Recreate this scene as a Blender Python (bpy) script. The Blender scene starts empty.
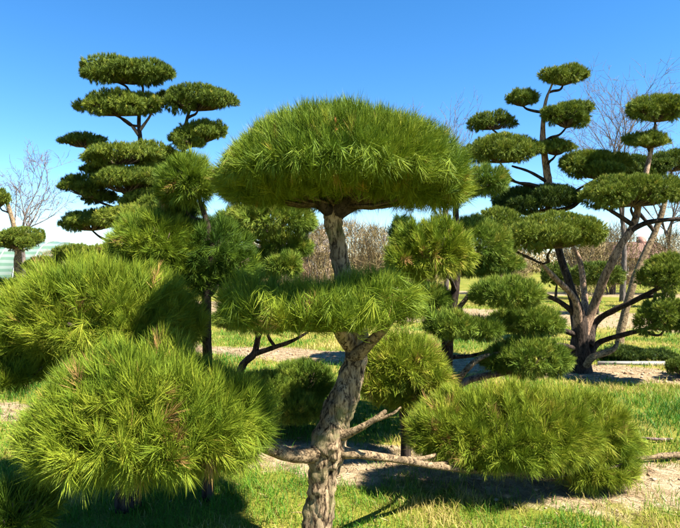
import bpy, math, numpy as np
from mathutils import Vector

# ------------------------------------------------------------------ camera, sky, sun, exposure
scene = bpy.context.scene
F_PX, CX, CY, EYE = 560.0, 340.0, 264.0, 1.6
cam_d = bpy.data.cameras.new('camera'); cam = bpy.data.objects.new('camera', cam_d)
scene.collection.objects.link(cam); scene.camera = cam
cam_d.sensor_width = 36.0; cam_d.lens = 36.0*F_PX/680.0
cam_d.clip_start = 0.05; cam_d.clip_end = 2000
cam.location = (0, 0, EYE); cam.rotation_euler = (math.radians(90), 0, 0)

SUN_EL, SUN_AZ = math.radians(53), math.radians(119)      # azimuth clockwise from +Y (view direction)
S = Vector((math.sin(SUN_AZ)*math.cos(SUN_EL), math.cos(SUN_AZ)*math.cos(SUN_EL), math.sin(SUN_EL)))
sun_d = bpy.data.lights.new('sun', 'SUN'); sun_d.energy = 5.0; sun_d.angle = math.radians(0.5)
sun_d.color = (1.0, 0.95, 0.85)
sun = bpy.data.objects.new('sun', sun_d); scene.collection.objects.link(sun)
sun.rotation_euler = (-S).to_track_quat('-Z', 'Y').to_euler(); sun.location = (6, -6, 9)

world = bpy.data.worlds.new('World'); scene.world = world; world.use_nodes = True
wn = world.node_tree; bg = wn.nodes['Background']
sky = wn.nodes.new('ShaderNodeTexSky'); sky.sky_type = 'NISHITA'; sky.sun_disc = False
sky.sun_elevation = SUN_EL; sky.sun_rotation = SUN_AZ
sky.air_density = 0.85; sky.dust_density = 0.0; sky.ozone_density = 3.0
hs = wn.nodes.new('ShaderNodeHueSaturation'); hs.inputs['Saturation'].default_value = 1.30
wn.links.new(sky.outputs[0], hs.inputs['Color']); wn.links.new(hs.outputs[0], bg.inputs[0])
bg.inputs[1].default_value = 0.063

vs = scene.view_settings
vs.view_transform = 'Standard'; vs.look = 'None'; vs.gamma = 1.0; vs.use_curve_mapping = False
vs.exposure = 2.1

# ------------------------------------------------------------------ helpers
COL = scene.collection
def P(px, py, D):                      # a photo point at distance D -> where it stands
    return np.array([(px-CX)/F_PX*D, D, EYE-(py-CY)/F_PX*D])

def _hash(i, j, k, s):
    h = (i.astype(np.uint32)*np.uint32(374761393) + j.astype(np.uint32)*np.uint32(668265263)
         + k.astype(np.uint32)*np.uint32(2147483647) + np.uint32(s*1274126177 & 0xffffffff))
    h = (h ^ (h >> np.uint32(13)))*np.uint32(1274126177)
    h = (h ^ (h >> np.uint32(15)))*np.uint32(2246822519)
    h = h ^ (h >> np.uint32(13))
    return (h & np.uint32(0xffff)).astype(np.float64)/65535.0
def vnoise(p, seed=0):                 # value noise 0..1
    p = np.asarray(p, float); f = np.floor(p); i = f.astype(np.int64); t = p-f; t = t*t*(3-2*t)
    out = 0
    for a in (0, 1):
        for b in (0, 1):
            for c in (0, 1):
                w = (t[..., 0] if a else 1-t[..., 0])*(t[..., 1] if b else 1-t[..., 1])*(t[..., 2] if c else 1-t[..., 2])
                out = out + w*_hash(i[..., 0]+a, i[..., 1]+b, i[..., 2]+c, seed)
    return out
def fbm2(x, y, sc, seed=0, oct=3):
    out = 0; amp = 1; tot = 0
    for o in range(oct):
        out = out + amp*vnoise(np.stack([x*sc, y*sc, np.full_like(x, 0.5)], -1), seed+o); tot += amp
        amp *= .5; sc *= 2.1
    return out/tot
def norm(v): return v/np.maximum(np.linalg.norm(v, axis=-1, keepdims=True), 1e-9)

class MB:                              # collects triangles and quads into ONE mesh object
    def __init__(s): s.v = []; s.f = []; s.n = 0; s.t = []
    def add(s, v, faces, tint=None):
        v = np.asarray(v, float); s.v.append(v)
        for f in faces: s.f.append(np.asarray(f, np.int64)+s.n)
        s.t.append(np.full(len(v), .5) if tint is None else tint); s.n += len(v)
    def build(s, name, mat, parent=None, smooth=True):
        me = bpy.data.meshes.new(name); V = np.concatenate(s.v)
        if parent is not None: V = V-np.array(parent_loc(parent))
        me.vertices.add(len(V)); me.vertices.foreach_set('co', V.astype(np.float32).ravel())
        fs = s.f; sizes = np.concatenate([np.full(len(f), f.shape[1]) for f in fs])
        idx = np.concatenate([f.ravel() for f in fs])
        me.loops.add(len(idx)); me.loops.foreach_set('vertex_index', idx.astype(np.int32))
        st = np.zeros(len(sizes), np.int32); st[1:] = np.cumsum(sizes)[:-1]
        me.polygons.add(len(sizes)); me.polygons.foreach_set('loop_start', st)
        if smooth: me.polygons.foreach_set('use_smooth', np.ones(len(sizes), bool))
        a = me.attributes.new('tint', 'FLOAT', 'POINT'); a.data.foreach_set('value', np.concatenate(s.t).astype(np.float32))
        me.update(calc_edges=True); me.materials.append(mat)
        o = bpy.data.objects.new(name, me); COL.objects.link(o)
        if parent is not None: o.parent = parent
        return o
def parent_loc(o):
    loc = Vector((0, 0, 0))
    while o is not None: loc = loc+o.location; o = o.parent
    return loc
def thing(name, label, cat, loc, group=None):
    o = bpy.data.objects.new(name, None); COL.objects.link(o); o.location = tuple(loc)
    o.empty_display_size = .2
    return tag(o, label, cat, group)
def tag(o, label, cat, group=None):
    o['label'] = label; o['category'] = cat
    if group: o['group'] = group
    return o

def spline(pts, n):                    # Catmull-Rom
    p = np.asarray(pts, float); p = np.vstack([2*p[0]-p[1], p, 2*p[-1]-p[-2]])
    m = len(p)-3; u = np.linspace(0, m-1e-6, n); k = u.astype(int); t = (u-k)[:, None]
    a, b, c, d = p[k], p[k+1], p[k+2], p[k+3]
    return .5*((2*b)+(c-a)*t+(2*a-5*b+4*c-d)*t*t+(3*b-a-3*c+d)*t**3)
def tube(mb, pts, radii, n=12, sides=8, rough=0.0, seed=0, freq=14.0):
    c = spline(pts, n); r = np.interp(np.linspace(0, 1, n), np.linspace(0, 1, len(radii)), radii)
    tan = norm(np.gradient(c, axis=0)); nrm = np.zeros_like(c)
    ref = np.array([1., 0, 0]) if abs(tan[0][0]) < .8 else np.array([0, 1., 0])
    for i in range(n):
        ref = ref-tan[i]*np.dot(ref, tan[i]); ref = ref/np.linalg.norm(ref); nrm[i] = ref
    bi = np.cross(tan, nrm); a = np.linspace(0, 2*math.pi, sides, endpoint=False)
    ring = nrm[:, None]*np.cos(a)[None, :, None]+bi[:, None]*np.sin(a)[None, :, None]
    rr = np.repeat(r[:, None], sides, 1)
    if rough:
        q = c[:, None]+ring*rr[..., None]
        rr = rr*(1+rough*((vnoise(q*np.array([freq, freq, freq*.55]), seed)-.5)*2+.7*(vnoise(q*freq*2.7, seed+3)-.5)*2))
    v = (c[:, None]+ring*rr[..., None]).reshape(-1, 3)
    v = np.vstack([v, c[-1]+tan[-1]*r[-1]*.6])
    i = np.arange(n-1)[:, None]*sides; j = np.arange(sides)[None]; j2 = (j+1) % sides
    q = np.stack([i+j, i+j2, i+sides+j2, i+sides+j], -1).reshape(-1, 4)
    e = (n-1)*sides; cap = np.stack([e+np.arange(sides), e+(np.arange(sides)+1) % sides, np.full(sides, n*sides)], -1)
    mb.add(v, [q, cap]); return c

def needles(mb, rng, B, A, k, L, W, stem, curl=.12, tint=None, bent=True, spread=(52, 12)):
    """tufts of k needles round the shoots that start at B and point along A"""
    n = len(B); B = np.repeat(B, k, 0); A = np.repeat(A, k, 0); N = n*k
    t = rng.random(N)**.8
    th = np.radians(spread[0]+(spread[1]-spread[0])*t+rng.normal(0, 9, N))
    R = norm(np.cross(A, rng.normal(0, 1, (N, 3))))
    d = A*np.cos(th)[:, None]+R*np.sin(th)[:, None]
    ln = L*rng.uniform(.65, 1.12, N)[:, None]
    b = B+A*(stem*t)[:, None]
    side = norm(np.cross(d, rng.normal(0, 1, (N, 3))))*(W*rng.uniform(.75, 1.2, N)[:, None]*.5)
    tip = b+d*ln+(A*rng.uniform(-.2, 1.0, N)[:, None]+rng.normal(0, .5, (N, 3)))*ln*curl
    if tint is None: tint = np.zeros(n)
    tn = np.clip(np.repeat(tint, k)+rng.normal(0, .09, N), 0, 1)
    i = np.arange(N)[:, None]
    if bent:
        m = b+d*ln*.52
        v = np.stack([b-side*.8, b+side*.8, m-side, m+side, tip], 1).reshape(-1, 3); i = i*5
        f = np.concatenate([i+np.array([[0, 1, 3]]), i+np.array([[0, 3, 2]]), i+np.array([[2, 3, 4]])])
        mb.add(v, [f], np.repeat(tn, 5))
    else:
        v = np.stack([b-side, b+side, tip], 1).reshape(-1, 3)
        mb.add(v, [i*3+np.array([[0, 1, 2]])], np.repeat(tn, 3))

# ------------------------------------------------------------------ materials
def nodes(name):
    m = bpy.data.materials.new(name); m.use_nodes = True; nt = m.node_tree
    return m, nt, nt.nodes['Principled BSDF'], nt.nodes['Material Output']
ALB = .82                               # one factor on every coloured surface
def ramp(nt, stops, alb=1.0):
    r = nt.nodes.new('ShaderNodeValToRGB'); e = r.color_ramp.elements
    while len(e) < len(stops): e.new(.5)
    for k, (p, c) in enumerate(stops): e[k].position = p; e[k].color = (*[q*alb for q in c], 1)
    return r
def leaf_mat(name, stops, trans=.12, rough=.6, spec=.14):
    m, nt, b, out = nodes(name)
    at = nt.nodes.new('ShaderNodeAttribute'); at.attribute_name = 'tint'
    r = ramp(nt, stops, 1.08); nt.links.new(at.outputs['Fac'], r.inputs[0]); nt.links.new(r.outputs[0], b.inputs['Base Color'])
    b.inputs['Roughness'].default_value = rough; b.inputs['Specular IOR Level'].default_value = spec
    tr = nt.nodes.new('ShaderNodeBsdfTranslucent'); nt.links.new(r.outputs[0], tr.inputs['Color'])
    mx = nt.nodes.new('ShaderNodeMixShader'); mx.inputs[0].default_value = trans
    nt.links.new(b.outputs[0], mx.inputs[1]); nt.links.new(tr.outputs[0], mx.inputs[2]); nt.links.new(mx.outputs[0], out.inputs[0])
    return m
M = {}
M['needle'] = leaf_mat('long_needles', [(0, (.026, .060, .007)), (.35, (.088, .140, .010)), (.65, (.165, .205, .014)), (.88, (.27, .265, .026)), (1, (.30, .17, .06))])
M['needle_mid'] = leaf_mat('mid_needles', [(0, (.020, .050, .008)), (.4, (.075, .125, .013)), (.7, (.145, .190, .020)), (1, (.25, .24, .035))])
M['needle_far'] = leaf_mat('short_needles', [(0, (.016, .036, .008)), (.4, (.088, .126, .014)), (.7, (.175, .205, .022)), (1, (.30, .265, .04))])
M['grass'] = leaf_mat('grass_blades', [(0, (.02, .075, .005)), (.4, (.055, .150, .008)), (.7, (.115, .185, .014)), (.84, (.23, .21, .030)), (1, (.36, .28, .09))], trans=.3, rough=.55)
M['hedge'] = leaf_mat('hedge_leaves', [(0, (.05, .09, .015)), (.5, (.10, .14, .02)), (1, (.17, .18, .03))])
M['scrub'] = leaf_mat('scrub_twigs', [(0, (.10, .075, .035)), (.5, (.19, .14, .065)), (.8, (.25, .19, .085)), (1, (.13, .15, .04))], trans=0, rough=.8, spec=.1)
M['dead'] = leaf_mat('dead_needles', [(0, (.40, .16, .05)), (1, (.55, .26, .09))])

def bark(name, dark, mid, light, moss=None, sc=1.0, bump=.6, grain=.30):
    m, nt, b, out = nodes(name); L = nt.links.new
    tc = nt.nodes.new('ShaderNodeTexCoord'); mp = nt.nodes.new('ShaderNodeMapping'); mp.inputs['Scale'].default_value = (sc, sc, sc*grain)
    L(tc.outputs['Object'], mp.inputs[0])
    nz = nt.nodes.new('ShaderNodeTexNoise'); nz.inputs['Scale'].default_value = 18; nz.inputs['Detail'].default_value = 6
    L(mp.outputs[0], nz.inputs['Vector'])
    wv = nt.nodes.new('ShaderNodeMixRGB'); wv.blend_type = 'ADD'; wv.inputs[0].default_value = .10
    L(mp.outputs[0], wv.inputs[1]); L(nz.outputs['Color'], wv.inputs[2])
    vo = nt.nodes.new('ShaderNodeTexVoronoi'); vo.feature = 'DISTANCE_TO_EDGE'; vo.inputs['Scale'].default_value = 46
    L(wv.outputs[0], vo.inputs['Vector'])
    pl = nt.nodes.new('ShaderNodeTexNoise'); pl.inputs['Scale'].default_value = 44; pl.inputs['Detail'].default_value = 9; pl.inputs['Roughness'].default_value = .68; pl.inputs['Distortion'].default_value = .8
    L(mp.outputs[0], pl.inputs['Vector'])
    hv = nt.nodes.new('ShaderNodeMath'); hv.operation = 'MULTIPLY_ADD'; hv.inputs[1].default_value = .22; L(vo.outputs['Distance'], hv.inputs[0]); L(pl.outputs['Fac'], hv.inputs[2])
    r1 = ramp(nt, [(.41, dark), (.48, mid), (.57, light)], ALB); L(hv.outputs[0], r1.inputs[0])
    mx = nt.nodes.new('ShaderNodeMixRGB'); mx.blend_type = 'MULTIPLY'; mx.inputs[0].default_value = .8
    r2 = ramp(nt, [(.32, (.28, .26, .25)), (.62, (1.2, 1.15, 1.1))]); L(nz.outputs['Fac'], r2.inputs[0])
    L(r1.outputs[0], mx.inputs[1]); L(r2.outputs[0], mx.inputs[2]); last = mx
    if moss:
        n3 = nt.nodes.new('ShaderNodeTexNoise'); n3.inputs['Scale'].default_value = 7; n3.inputs['Detail'].default_value = 4
        L(tc.outputs['Object'], n3.inputs['Vector'])
        r3 = ramp(nt, [(.52, (0, 0, 0)), (.66, (.8, .8, .8))]); L(n3.outputs['Fac'], r3.inputs[0])
        m2 = nt.nodes.new('ShaderNodeMixRGB'); m2.inputs[2].default_value = (*moss, 1)
        L(r3.outputs[0], m2.inputs[0]); L(last.outputs[0], m2.inputs[1]); last = m2
    L(last.outputs[0], b.inputs['Base Color']); b.inputs['Roughness'].default_value = .9; b.inputs['Specular IOR Level'].default_value = .15
    ad = nt.nodes.new('ShaderNodeMath'); ad.operation = 'ADD'; L(hv.outputs[0], ad.inputs[0]); L(nz.outputs['Fac'], ad.inputs[1])
    bu = nt.nodes.new('ShaderNodeBump'); bu.inputs['Strength'].default_value = bump; bu.inputs['Distance'].default_value = .012
    L(ad.outputs[0], bu.inputs['Height']); L(bu.outputs[0], b.inputs['Normal'])
    return m
M['bark'] = bark('grey_bark', (.016, .010, .006), (.15, .10, .055), (.42, .31, .185), moss=(.14, .14, .05), bump=1.0)
M['bark_limb'] = bark('pale_limb_bark', (.03, .02, .012), (.16, .11, .06), (.32, .235, .135), sc=1.0, bump=.9, grain=1.0)
M['bark_dark'] = bark('dark_bark', (.010, .007, .005), (.030, .021, .016), (.065, .047, .036), moss=None)  # dark brown bark, deepened to carry shade on trunks and branches
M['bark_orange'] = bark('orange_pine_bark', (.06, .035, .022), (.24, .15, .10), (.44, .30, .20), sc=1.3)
M['bark_far'] = bark('grey_brown_bark', (.07, .05, .04), (.16, .115, .09), (.26, .20, .15), sc=.8)
M['twig'] = bark('twig_bark', (.04, .028, .02), (.09, .065, .045), (.15, .11, .08), sc=2, bump=.2)
M['bare'] = bark('bare_tree_bark', (.07, .055, .05), (.13, .105, .09), (.19, .16, .14), sc=.6)

# ------------------------------------------------------------------ ground
def band(v, a, b, s): return np.clip((v-a)/s+.5, 0, 1)*np.clip((b-v)/s+.5, 0, 1)
def gheight(x, y):
    x = np.asarray(x, float); y = np.asarray(y, float)
    return (fbm2(x, y, 1.1, 5)-.5)*.09*np.clip(1-np.hypot(x, y-5)/60, 0, 1)-.02
def gz(x, y): return float(gheight(np.array([x]), np.array([y]))[0])
def bare(x, y):                         # where the soil of the nursery rows shows, 0..1
    w = (fbm2(x, y, .9, 21)-.5)
    v = y+.36*x+w*1.3
    m = band(v, 4.3, 5.3, .35)*np.clip(.85+w*1.5, 0, 1)
    m = np.maximum(m, band(v, 9.2, 10.4, .5))
    m = np.maximum(m, band(v, 16.5, 22.0, 1.5)*.9)
    m = np.maximum(m, band(v, 32, 37, 2)*.6)
    m = np.maximum(m, np.exp(-((x-2.55)/.55)**2-((y-4.15)/.45)**2)*1.3)
    sp = fbm2(x, y, 2.3, 40)
    m = np.maximum(m, np.clip((sp-.66)*7, 0, .7)*np.clip((9-y)/3, 0, 1))
    return np.clip(m, 0, 1)
def sinhsp(n, lo, hi, c, k):
    a, b = math.asinh((lo-c)/k), math.asinh((hi-c)/k); return c+k*np.sinh(np.linspace(a, b, n))
gx = sinhsp(330, -900, 900, .3, 1.6); gy = sinhsp(380, -60, 1500, 4.6, 1.5)
X, Y = np.meshgrid(gx, gy); Z = gheight(X, Y)
g = MB(); nx = len(gx); ii = (np.arange(len(gy)-1)[:, None]*nx+np.arange(nx-1)[None]).ravel()
g.add(np.stack([X, Y, Z], -1).reshape(-1, 3), [np.stack([ii, ii+1, ii+1+nx, ii+nx], -1)], bare(X, Y).ravel())
m, nt, b, out = nodes('soil_and_turf'); L = nt.links.new
at = nt.nodes.new('ShaderNodeAttribute'); at.attribute_name = 'tint'
tc = nt.nodes.new('ShaderNodeTexCoord')
def noise(scale, det=5):
    n = nt.nodes.new('ShaderNodeTexNoise'); n.inputs['Scale'].default_value = scale; n.inputs['Detail'].default_value = det
    L(tc.outputs['Object'], n.inputs['Vector']); return n
n1, n2, n3 = noise(.55), noise(9), noise(60, 8)
turf = ramp(nt, [(.3, (.085, .12, .012)), (.5, (.17, .175, .022)), (.7, (.27, .225, .05))], ALB); L(n1.outputs['Fac'], turf.inputs[0])
soil = ramp(nt, [(.3, (.15, .105, .055)), (.5, (.30, .222, .125)), (.72, (.41, .32, .20))], ALB); L(n2.outputs['Fac'], soil.inputs[0])
ad = nt.nodes.new('ShaderNodeMath'); ad.operation = 'MULTIPLY_ADD'; ad.inputs[1].default_value = .7; L(n2.outputs['Fac'], ad.inputs[0]); L(at.outputs['Fac'], ad.inputs[2])
fr = ramp(nt, [(.62, (0, 0, 0)), (.95, (1, 1, 1))]); L(ad.outputs[0], fr.inputs[0])
mx = nt.nodes.new('ShaderNodeMixRGB'); L(fr.outputs[0], mx.inputs[0]); L(turf.outputs[0], mx.inputs[1]); L(soil.outputs[0], mx.inputs[2])
m2 = nt.nodes.new('ShaderNodeMixRGB'); m2.blend_type = 'MULTIPLY'; m2.inputs[0].default_value = .7
g3 = ramp(nt, [(.3, (.5, .48, .45)), (.65, (1.2, 1.2, 1.2))]); L(n3.outputs['Fac'], g3.inputs[0]); L(mx.outputs[0], m2.inputs[1]); L(g3.outputs[0], m2.inputs[2])
L(m2.outputs[0], b.inputs['Base Color']); b.inputs['Roughness'].default_value = .95; b.inputs['Specular IOR Level'].default_value = .1
bu = nt.nodes.new('ShaderNodeBump'); bu.inputs['Strength'].default_value = .7; bu.inputs['Distance'].default_value = .03; L(n3.outputs['Fac'], bu.inputs['Height']); L(bu.outputs[0], b.inputs['Normal'])
ground = g.build('ground', m); ground['kind'] = 'structure'

rng = np.random.default_rng(7)
gm = MB()
for (y0, y1, dens, hgt, wid) in ((1.8, 4.6, 4200, .075, .0042), (4.6, 7.5, 1900, .085, .006), (7.5, 12, 650, .085, .010), (12, 24, 150, .09, .018)):
    area = .5*(y1*y1-y0*y0)*1.7; n = int(area*dens)
    yy = np.sqrt(rng.uniform(y0*y0, y1*y1, n)); xx = yy*rng.uniform(-.85, .85, n)
    keep = rng.random(n) > bare(xx, yy)*1.02-.03
    cl = fbm2(xx, yy, 4.5, 60); keep &= rng.random(n) < np.clip((cl-.22)*3, .1, 1)
    xx, yy, cl = xx[keep], yy[keep], cl[keep]; n = len(xx)
    straw = fbm2(xx, yy, 1.6, 80)
    lush = np.clip((yy-4.8)/1.0, 0, 1)*np.clip((9.0-yy-.36*xx)/.8, 0, 1)
    far = np.clip((yy+.36*xx-9.5)/2, 0, 1)
    tint = np.clip(.50+(straw-.5)*2.6+rng.normal(0, .16, n)-lush*.30+far*.22+(rng.random(n) < .09)*.4, 0, 1)
    az = rng.uniform(0, 2*math.pi, n); lean = rng.uniform(.1, .9, n)
    d = np.stack([np.cos(az)*lean, np.sin(az)*lean, np.ones(n)], -1); d = norm(d)
    h = hgt*rng.uniform(.45, 1.3, n)*(.5+cl*1.1)
    base = np.stack([xx, yy, gheight(xx, yy)-.004], -1)
    sd = norm(np.stack([-np.sin(az+rng.normal(0, 1, n)), np.cos(az), np.zeros(n)], -1))*(wid*.5)
    mid = base+d*(h*.55)[:, None]; tip = base+d*h[:, None]*.95; tip[:, :2] += d[:, :2]*(h*.45)[:, None]; tip[:, 2] -= h*.08
    v = np.stack([base-sd, base+sd, mid-sd*.8, mid+sd*.8, tip], 1).reshape(-1, 3); i = np.arange(n)[:, None]*5
    gm.add(v, [np.concatenate([i+np.array([[0, 1, 3]]), i+np.array([[0, 3, 2]]), i+np.array([[2, 3, 4]])])], np.repeat(tint, 5))
gr = gm.build('grass', M['grass']); gr['kind'] = 'stuff'

# fallen needles and grit on the soil
lm = MB(); n = 26000; yy = np.sqrt(rng.uniform(9, 121, n)); xx = yy*rng.uniform(-.85, .85, n)
k = rng.random(n) < bare(xx, yy)*.9+.06; xx, yy = xx[k], yy[k]; n = len(xx); az = rng.uniform(0, 6.283, n)
d = np.stack([np.cos(az), np.sin(az), rng.normal(0, .12, n)], -1); ln = rng.uniform(.04, .10, n)[:, None]; sd = np.stack([-np.sin(az), np.cos(az), np.zeros(n)], -1)*(.0016+.0004*yy)[:, None]
p = np.stack([xx, yy, gheight(xx, yy)+.006], -1); i = np.arange(n)[:, None]*4
lm.add(np.stack([p-sd, p+sd, p+d*ln+sd*.6, p+d*ln-sd*.6], 1).reshape(-1, 3), [i+np.array([[0, 1, 2, 3]])], np.repeat(rng.random(n), 4))
n = 5000; yy = np.sqrt(rng.uniform(9, 121, n)); xx = yy*rng.uniform(-.85, .85, n); k = rng.random(n) < bare(xx, yy); xx, yy = xx[k], yy[k]; n = len(xx)
oc = np.array([[1, 0, 0], [0, 1, 0], [-1, 0, 0], [0, -1, 0], [0, 0, .7], [0, 0, -.7]], float)
sz = rng.gamma(2, .006, n)+.004; p = np.stack([xx, yy, gheight(xx, yy)+sz*.25], -1)
v = (p[:, None]+oc[None]*sz[:, None, None]*rng.uniform(.6, 1.3, (n, 6, 1))).reshape(-1, 3); i = np.arange(n)[:, None]*6
lm.add(v, [np.concatenate([i+np.array([q]) for q in ([0, 1, 4], [1, 2, 4], [2, 3, 4], [3, 0, 4], [1, 0, 5], [2, 1, 5], [3, 2, 5], [0, 3, 5])])], np.repeat(.3+.7*rng.random(n), 6))
M['litter'] = leaf_mat('dry_needle_litter', [(0, (.10, .055, .03)), (.5, (.24, .15, .08)), (1, (.34, .25, .17))], trans=0, rough=.9, spec=.1)
lo = lm.build('needle_litter', M['litter'], smooth=False); lo['kind'] = 'stuff'

# ------------------------------------------------------------------ cloud-pruned pines
GRP = 'cloud-pruned pines standing in the nursery field'
def lobe_pts(rng, c, a, bb, h, d, dens, under=.55, bump=.11, clump=None):
    area = 4*math.pi*(((a*bb)**1.6+2*((a+bb)/2*(h+d)/2)**1.6)/3)**(1/1.6)
    n = int(area*dens*2.6)+20
    u = norm(rng.normal(0, 1, (n, 3)))
    hz = np.where(u[:, 2] > 0, h, d)
    G = np.stack([u[:, 0]/a, u[:, 1]/bb, u[:, 2]/hz], -1); gl = np.linalg.norm(G, axis=1)
    w = gl*hz; w = w/w.max()           # even cover: area of the flattened lobe per direction
    w = w*np.where(u[:, 2] < -.35, under, 1)
    k = rng.random(n) < w; u, G, hz = u[k], G[k], hz[k]
    tgt = int(area*dens*(.5+.5*under)); u, G, hz = u[:tgt], G[:tgt], hz[:tgt]
    nn = norm(G); s = rng.uniform(0, 50)
    q = u*np.array([a, bb, 1])*np.array([1, 1, 0])+u*hz[:, None]*np.array([0, 0, 1])
    nz = vnoise(q*(1.3/max(a, .12)*1.6)+s, 3)-.5; nz2 = vnoise(q*(1.3/max(a, .12)*4.2)+s, 9)-.5
    sc = 1+bump*(nz*1.5+nz2*1.1)
    return c+q*sc[:, None], nn, u
def pad(tree, rng, lobes, D, mat, L, W, stem, k, dens, bent, tint=.45, droop=.25, name='foliage_pad', base=None, twig_r=.006, label=None, subs=0, bump=.13, depth=1.0, gaps=1.0, inner=.5):
    """one clipped cloud of needles; lobes = (px, py, D, rx, up, down)"""
    mb = MB(); tw = MB(); cs = []
    if subs:                           # break the cloud into the uneven clumps it was clipped from
        new = []
        for (px, py, Dl, rx, up, dn) in lobes:
            new.append((px, py, Dl, rx*.82, up*1.0, dn*.7)); ph = rng.uniform(0, 6.28)
            for q in range(subs):
                az = ph+6.283*q/subs+rng.uniform(-.35, .35); rr = rng.uniform(.56, .72)*rx; sz = rng.uniform(.36, .54)*rx
                new.append((px+math.cos(az)*rr, py+rng.uniform(-.25, .55)*dn, Dl+math.sin(az)*rr*Dl/F_PX, sz, up*rng.uniform(.45, .85), dn*rng.uniform(.5, 1.25)))
        lobes = new
    for (px, py, Dl, rx, up, dn) in lobes:
        s = Dl/F_PX; c = P(px, py, Dl); a = rx*s; bb = a*rng.uniform(.85, 1.0)*depth; h = up*s; d = dn*s; cs.append((c, a, bb, h, d))
        Lr = min(L, .55*a, 1.3*h+.02)
        for layer, (scl, dd) in enumerate(((1, 1), (.72, inner))):
            pts, nn, u = lobe_pts(rng, c, a*scl, bb*scl, h*scl, d*scl, dens*dd, bump=bump)
            gap = vnoise(pts/(.09+.012*D)+3.3, 17); kp = rng.random(len(pts)) < 1-gaps*(1-np.clip((gap-.12)*2.6, .18, 1)); pts, nn, u = pts[kp], nn[kp], u[kp]
            upv = np.array([0, 0, 1.])
            lift = (np.interp(u[:, 2], [-1, -.55, -.1, .4, 1], [-droop, -droop*.5, .18, .45, .65])+rng.normal(0, .16, len(u)))[:, None]
            ax = norm(nn+upv*lift+rng.normal(0, .30, nn.shape))
            B = pts-ax*(stem+Lr*.62)*rng.uniform(.75, 1.25, len(pts))[:, None]
            tn = tint+(vnoise(pts*(2.2/max(a, .15))+7, 5)-.5)*.35+rng.normal(0, .07, len(pts))
            tn = tn+(rng.random(len(pts)) < .025)*.5
            needles(mb, rng, B, ax, k, Lr, W, stem, tint=tn, bent=bent)
    c0, a0, b0, h0, d0 = cs[0]
    if base is None: base = c0-np.array([0, 0, d0*.6])
    for (c, a, bb, h, d) in cs:
        if abs(c[1]-c0[1]) > .3 and D > 3.2: continue
        nt_ = int(10+14*(D < 4)+6*(D < 7)) if not subs else 9
        for q in range(nt_):
            az = rng.uniform(0, 2*math.pi); rr = rng.uniform(.35, .82)
            e = c+np.array([math.cos(az)*a*rr, math.sin(az)*bb*rr, h*.55*math.sqrt(max(0, 1-rr*rr))-d*.25*rng.random()])
            mid = base*.5+e*.5+np.array([0, 0, -.10*np.linalg.norm(e-base)])+rng.normal(0, .02, 3)*a
            tube(tw, [base, mid, e], [twig_r*1.6, twig_r, twig_r*.4], n=6, sides=5)
    f = mb.build(name, mat, tree)
    tw.build('twigs', M['twig'], f)
    if label: f['label'] = label
    return f
def limb(tree, rng, pts, radii, mat, n=16, sides=10, name='limb', rough=.12):
    mb = MB(); tube(mb, pts, radii, n=n, sides=sides, rough=rough, seed=int(rng.integers(99))); return mb.build(name, mat, tree)
def px_path(l): return [P(*q) for q in l]
NEAR = dict(mat=M['needle'], L=.105, W=.0024, stem=.08, k=56, dens=580, bent=True, bump=.17)
MIDP = dict(mat=M['needle_mid'], L=.068, W=.0034, stem=.045, k=36, dens=800, bent=True, bump=.09, gaps=.6)
FARP = dict(mat=M['needle_far'], L=.050, W=.0062, stem=.04, k=24, dens=900, bent=False, twig_r=.007, subs=6, bump=.16)
def auto_limb(tree, rng, stems, c, r, mat, drop=.3):
    best = None
    for st, rad in stems:
        for i in range(1, len(st)-1):
            hd = math.hypot(*(st[i][:2]-c[:2])); tz = c[2]-drop*hd-.05
            cost = abs(st[i][2]-tz)+.35*hd
            if best is None or cost < best[0]: best = (cost, st[i], rad[i])
    s = best[1]; v = c-s
    m1 = s+v*.35+np.array([0, 0, -.06*np.linalg.norm(v)])+rng.normal(0, .05, 3)*np.linalg.norm(v)
    m2 = s+v*.72+np.array([0, 0, -.08*np.linalg.norm(v)])+rng.normal(0, .05, 3)*np.linalg.norm(v)
    limb(tree, rng, [s, m1, m2, c], [min(best[2]*.62, r*1.5), r, r*.8, r*.55], mat, n=12, sides=7)

def tree_at(name, label, x, y):
    return thing(name, label, 'tree', (x, y, gz(x, y)), GRP)
def stem(pts, radii, n=24):
    c = spline(pts, n); return c, np.interp(np.linspace(0, 1, n), np.linspace(0, 1, len(radii)), radii)

# ---- the pine in front: twisted trunk, umbrella crown, three lower clouds
r = np.random.default_rng(11)
bx = (318-CX)/F_PX*3.02
T = tree_at('cloud_pruned_pine', 'large front pine with thick twisted grey trunk under a wide umbrella crown', bx, 3.02)
pts = [np.array([bx-.01, 3.02, gz(bx, 3.02)-.05]), P(317, 540, 3.02), P(321, 498, 3.02), P(329, 455, 3.02), P(333, 425, 3.04), P(349, 383, 3.08), P(358, 345, 3.1), P(350, 300, 3.07), P(338, 250, 3.03), P(333, 205, 3.0), P(336, 180, 3.0)]
limb(T, r, pts, [.115, .078, .073, .090, .084, .073, .058, .050, .048, .050, .03], M['bark'], n=170, sides=64, name='trunk', rough=.21)
limb(T, r, px_path([(322, 452, 3.0), (300, 456, 2.93), (278, 452, 2.85), (240, 440, 2.75), (185, 440, 2.68)]), [.055, .040, .033, .028, .02], M['bark_limb'], n=30, sides=16)
for fk in ([(430, 466, 3.5), (452, 462, 3.75), (480, 452, 4.0)], [(400, 460, 3.25), (425, 458, 3.55), (448, 450, 3.9)], [(480, 471, 3.85), (510, 474, 3.9), (545, 470, 3.95)]):
    limb(T, r, px_path(fk), [.02, .015, .009], M['bark_limb'], n=10, sides=8)
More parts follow.
